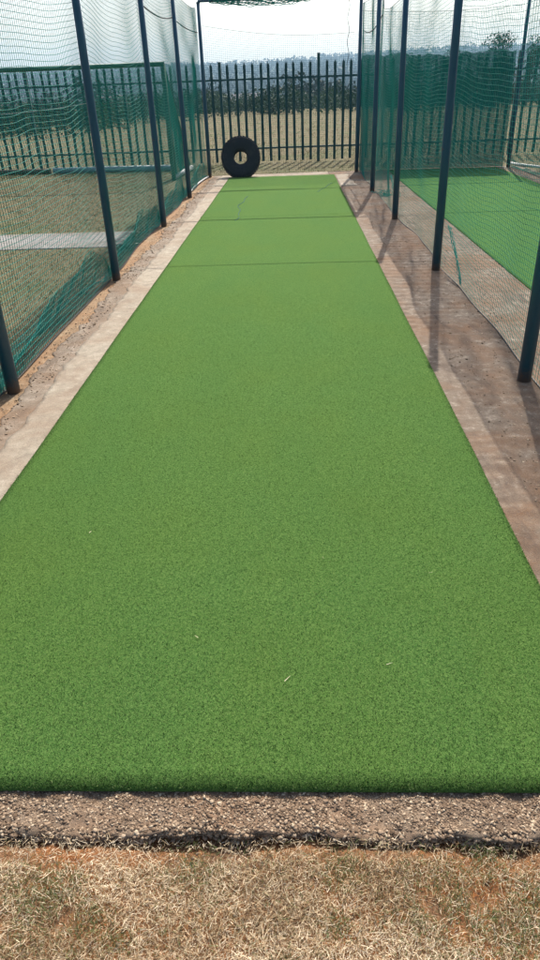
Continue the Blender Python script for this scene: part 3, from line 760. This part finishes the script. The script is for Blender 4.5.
# ------------------------------------------------------------------ football goal
def goal():
    t = empty('football_goal', (-2.70, 16.70, -.05)); tag(t, 'green painted goal frame standing in the yard left of the net', 'goal')
    Wg, Hg, Dg = 5.6, 2.26, 2.3
    for x in (0, -Wg):
        mb = MB(); mb.tube([(x,0,0),(x,0,Hg)], .045, 12); obj('upright', mb.mesh('upright', True), M['goal'], t)
        mb = MB(); mb.tube([(x+.02,.05,Hg-.1),(x+.04,.5,Hg-.55),(x+.08,Dg,.08)], .025, 10); obj('stay', mb.mesh('stay', True), M['goal'], t)
        mb = MB(); mb.tube([(x,.06,.06),(x+.12,Dg,.06)], .055, 12); obj('ground_bar', mb.mesh('ground_bar', True), M['white'], t)
        mb = MB(); mb.tube([(x-.0,.12,Hg-.06),(x+.02,.30,.05)], .022, 10); obj('brace', mb.mesh('brace', True), M['goal'], t)
    mb = MB(); mb.tube([(-Wg-.03,0,Hg),(.03,0,Hg)], .045, 12); obj('crossbar', mb.mesh('crossbar', True), M['goal'], t)
    # net: sloping back sheet and two triangular sides
    xs = np.arange(-Wg+.05, .0, .075); v = np.linspace(0, 1, 40)
    X = np.tile(xs[:, None], (1, 40)); Yb = .05 + (Dg-.05)*(1-v[None])**1.0 + 0*X; Z = .06 + (Hg-.1)*v[None] + 0*X
    Z = Z - .10*np.sin(v*math.pi)[None]*(1+.4*np.sin(X*2.2)) + .03*fnoise(X*3, Z*3, 95, 3, 1)*np.sin(v*math.pi)[None]
    V, F = strands(np.stack([X, Yb, Z], -1), .0028, (0, .7, .7)); obj('goal_net', npmesh('goal_net', V, F), M['net'], t)
    for x in (.05, -Wg+.03):
        u = np.linspace(0, 1, 60); Yg = .05 + (Dg-.05)*u[:, None]*(1-v[None]); Z = .06 + (Hg-.12)*v[None] + 0*Yg
        X = x + .03*fnoise(Yg*3, Z*3, 96, 3, 1)
        V, F = strands(np.stack([X, Yg, Z], -1), .0024, (1, 0, 0)); obj('goal_net', npmesh('goal_net', V, F), M['net'], t)
    return t
goal()
def pipe(x0, x1, y, r, mt, lab):
    mb = MB(); mb.tube([(x0,y+.25,r-.05),((x0+x1)/2,y+.1,r-.045),(x1,y,r-.05)], r, 14); tag(obj('drain_pipe', mb.mesh('drain_pipe', True), mt), lab, 'pipe')
pipe(-6.2, -3.05, 18.85, .075, M['greypipe'], 'long grey pipe lying on the ground behind the goal')
pipe(-9.6, -6.3, 19.15, .065, M['rustpipe'], 'rusty red brown pipe lying at the left behind the goal')
rope('pale_cord', sag((-9.5,19.0,1.40), (-4.9,19.2,1.55), .12, 16), .008, M['cord'], 'pale sagging cord stretched before the fence left of the nets', 'cord')

# ------------------------------------------------------------------ vegetation far away
def clumps(cent, rad_, per, lsize, seed, flat=.75):
    r = np.random.default_rng(seed); n = len(cent)
    c = np.repeat(cent, per, 0); rr_ = np.repeat(rad_, per)
    d = r.normal(size=(n*per, 3)); d /= np.linalg.norm(d, axis=1)[:, None]
    lump = 1 + .35*np.sin(d[:, 0]*4 + c[:, 0]) * np.cos(d[:, 2]*5 + c[:, 1])
    rho = r.uniform(.35, 1, n*per)**.5 * lump
    p = c + d * (rr_*rho)[:, None] * np.array([1, 1, flat])
    ls = lsize * rr_ * r.uniform(.5, 1.3, n*per)
    a = r.normal(size=(n*per, 3)); a /= np.linalg.norm(a, axis=1)[:, None]
    b = np.cross(a, r.normal(size=(n*per, 3))); b /= np.linalg.norm(b, axis=1)[:, None]
    V = np.stack([p + a*ls[:, None], p + b*ls[:, None]*.6, p - a*ls[:, None], p - b*ls[:, None]*.6], 1).reshape(-1, 3)
    F = np.arange(n*per*4).reshape(-1, 4)
    tone = np.repeat(np.clip(np.repeat(r.uniform(.1, .9, n), per) + r.normal(0, .18, n*per), 0, 1), 4)
    return V, F, tone
def wood(name, n, d0, d1, angr, s0, s1, per, ls, seed, lab, mt, pw=1.0):
    r = np.random.default_rng(seed)
    d = d0 + (d1-d0)*r.uniform(0, 1, n)**pw; a = r.uniform(-angr, angr, n)
    x = d*np.sin(a); y = d*np.cos(a); s = r.uniform(s0, s1, n) * (1 + .3*(r.uniform(0,1,n) > .9))
    k = fnoise(x/60, y/60, seed, 3, 1.5) > -.7; x, y, s = x[k], y[k], s[k]
    if name == 'bushes':      # the bush line comes closer towards the left
        q = np.clip((-x/y - .08)/.22, 0, 1); g = 1 - .36*q; x, y = x*g, y*g; s = s*(1-.25*q)
    cent = np.stack([x, y, hgt(x, y) + s*.6], 1)
    V, F, T = clumps(cent, s, per, ls, seed); me = npmesh(name, V, F); set_tone(me, T)
    tag(obj(name, me, mt), lab, 'woodland', kind='stuff')
wood('bushes', 640, 60, 125, .75, .75, 1.55, 300, .085, 71, 'band of bushes at the far side of the dry field', M['leaf'])
wood('woodland', 900, 140, 420, .75, 2.0, 4.6, 170, .11, 72, 'dark mass of trees filling the valley', M['farleaf'], 1.2)
wood('woodland', 6500, 420, 1560, .75, 3.5, 7, 20, .36, 73, 'hazy wooded hillside up to the skyline', M['farleaf'], .8)

def tree(x, y, h, cr, seed, lab):
    z0 = float(hgt(x, y)); t = empty('tree', (x, y, z0)); tag(t, lab, 'tree', 'trees beyond the fence')
    r = np.random.default_rng(seed); mb = MB()
    mb.tube([(0,0,-.2),(.05*h*.3,0,h*.25),(.02*h,.02*h,h*.5),(0,0,h*.8)], [.035*h,.028*h,.02*h,.006*h], 8)
    cs = []; 
    for k in range(11):
        a = r.uniform(0, 6.28); q = r.uniform(.2, 1)*cr; zz = h*r.uniform(.42, .92)
        q *= 1 - .6*max(0, (zz/h-.6)/.4)
        e = (q*math.cos(a), q*math.sin(a), zz); cs.append(e)
        mb.tube([(0, 0, h*r.uniform(.25, .45)), (e[0]*.5, e[1]*.5, e[2]*.75), e], [.014*h, .009*h, .003*h], 5)
    obj('trunk', mb.mesh('trunk', True), M['bark'], t)
    V, F, T = clumps(np.array(cs), r.uniform(.22, .42, len(cs))*cr, 260, .10, seed, .8)
    me = npmesh('crown', V, F); set_tone(me, T); obj('crown', me, M['leaf'], t)
tree(15.5, 60, 4.9, 1.9, 81, 'feathery tree rising highest over the skyline at the right edge')
tree(18.4, 62, 5.1, 2.2, 82, 'wide leafy tree at the right edge of the picture beyond the nets')
tree(13.4, 66, 4.4, 1.7, 83, 'small round tree peeking over the skyline just left of the feathery one')
tree(10.6, 70, 4.0, 1.7, 84, 'low bushy tree beyond the neighbouring lane net')
tree(21.8, 60, 5.6, 2.4, 85, 'tallest dense tree far out past the right end of the nets')

def house(x, y, w_, d_, h_, rz, lab):
    t = empty('house', (x, y, float(hgt(x, y)))); t.rotation_euler.z = rz; tag(t, lab, 'house', 'pale houses in the valley')
    mb = MB(); mb.box((-w_/2,-d_/2,-2), (w_/2,d_/2,h_)); obj('wall', mb.mesh('wall'), M['wall'], t)
    mb = MB(); o = .4; rh = h_*.45
    mb.add([(-w_/2-o,-d_/2-o,h_+.003),(w_/2+o,-d_/2-o,h_+.003),(w_/2+o,d_/2+o,h_+.003),(-w_/2-o,d_/2+o,h_+.003),(-w_/2-o,0,h_+rh),(w_/2+o,0,h_+rh)],
           [(0,1,5,4),(2,3,4,5),(0,4,3),(1,2,5),(0,3,2,1)])
    obj('roof', mb.mesh('roof'), M['roof'], t)
    for k in (-.3, .0, .3):
        mb = MB(); xx = k*w_
        if k: mb.box((xx-.6,-d_/2-.03,h_*.35),(xx+.6,-d_/2-.003,h_*.8))
        else: mb.box((xx-.45,-d_/2-.03,0),(xx+.45,-d_/2-.003,h_*.78))
        obj('window' if k else 'door', mb.mesh('window'), M['pane'], t)
hs = [(-62,235,'pale house among trees low in the valley left of the goal post', 10),
      (-54,228,'pale long house beside another in the valley behind the goal', 12),
      (-47,240,'small pale house in the valley behind the left net posts', 8),
      (-15,250,'pale house in the valley straight above the tyre', 11),
      (-6,262,'small pale house right of the one above the tyre', 9),
      (12,300,'pale house in the valley right of the tall fence post', 10)]
for i, (x, y, lab, w_) in enumerate(hs): house(x, y, w_*.7, 6, 3.4 + 1.6*(i % 2), .3*math.sin(i*2), lab)

# ------------------------------------------------------------------ haze
HZ = True
if HZ:
    mb = MB(); mb.box((-2000, -60, -40), (2000, 2500, 130))
    m = bpy.data.materials.new('haze'); m.use_nodes = True; nt = m.node_tree
    nt.nodes.remove(nt.nodes['Principled BSDF'])
    pv = nd(nt, 'ShaderNodeVolumePrincipled'); pv.inputs['Color'].default_value = (.50, .77, 1, 1); pv.inputs['Density'].default_value = .00034
    pv.inputs['Anisotropy'].default_value = .3
    nt.links.new(pv.outputs[0], nt.nodes['Material Output'].inputs['Volume'])
    tag(obj('haze', mb.mesh('haze'), m), 'thin pale haze over the valley', 'haze', kind='stuff')
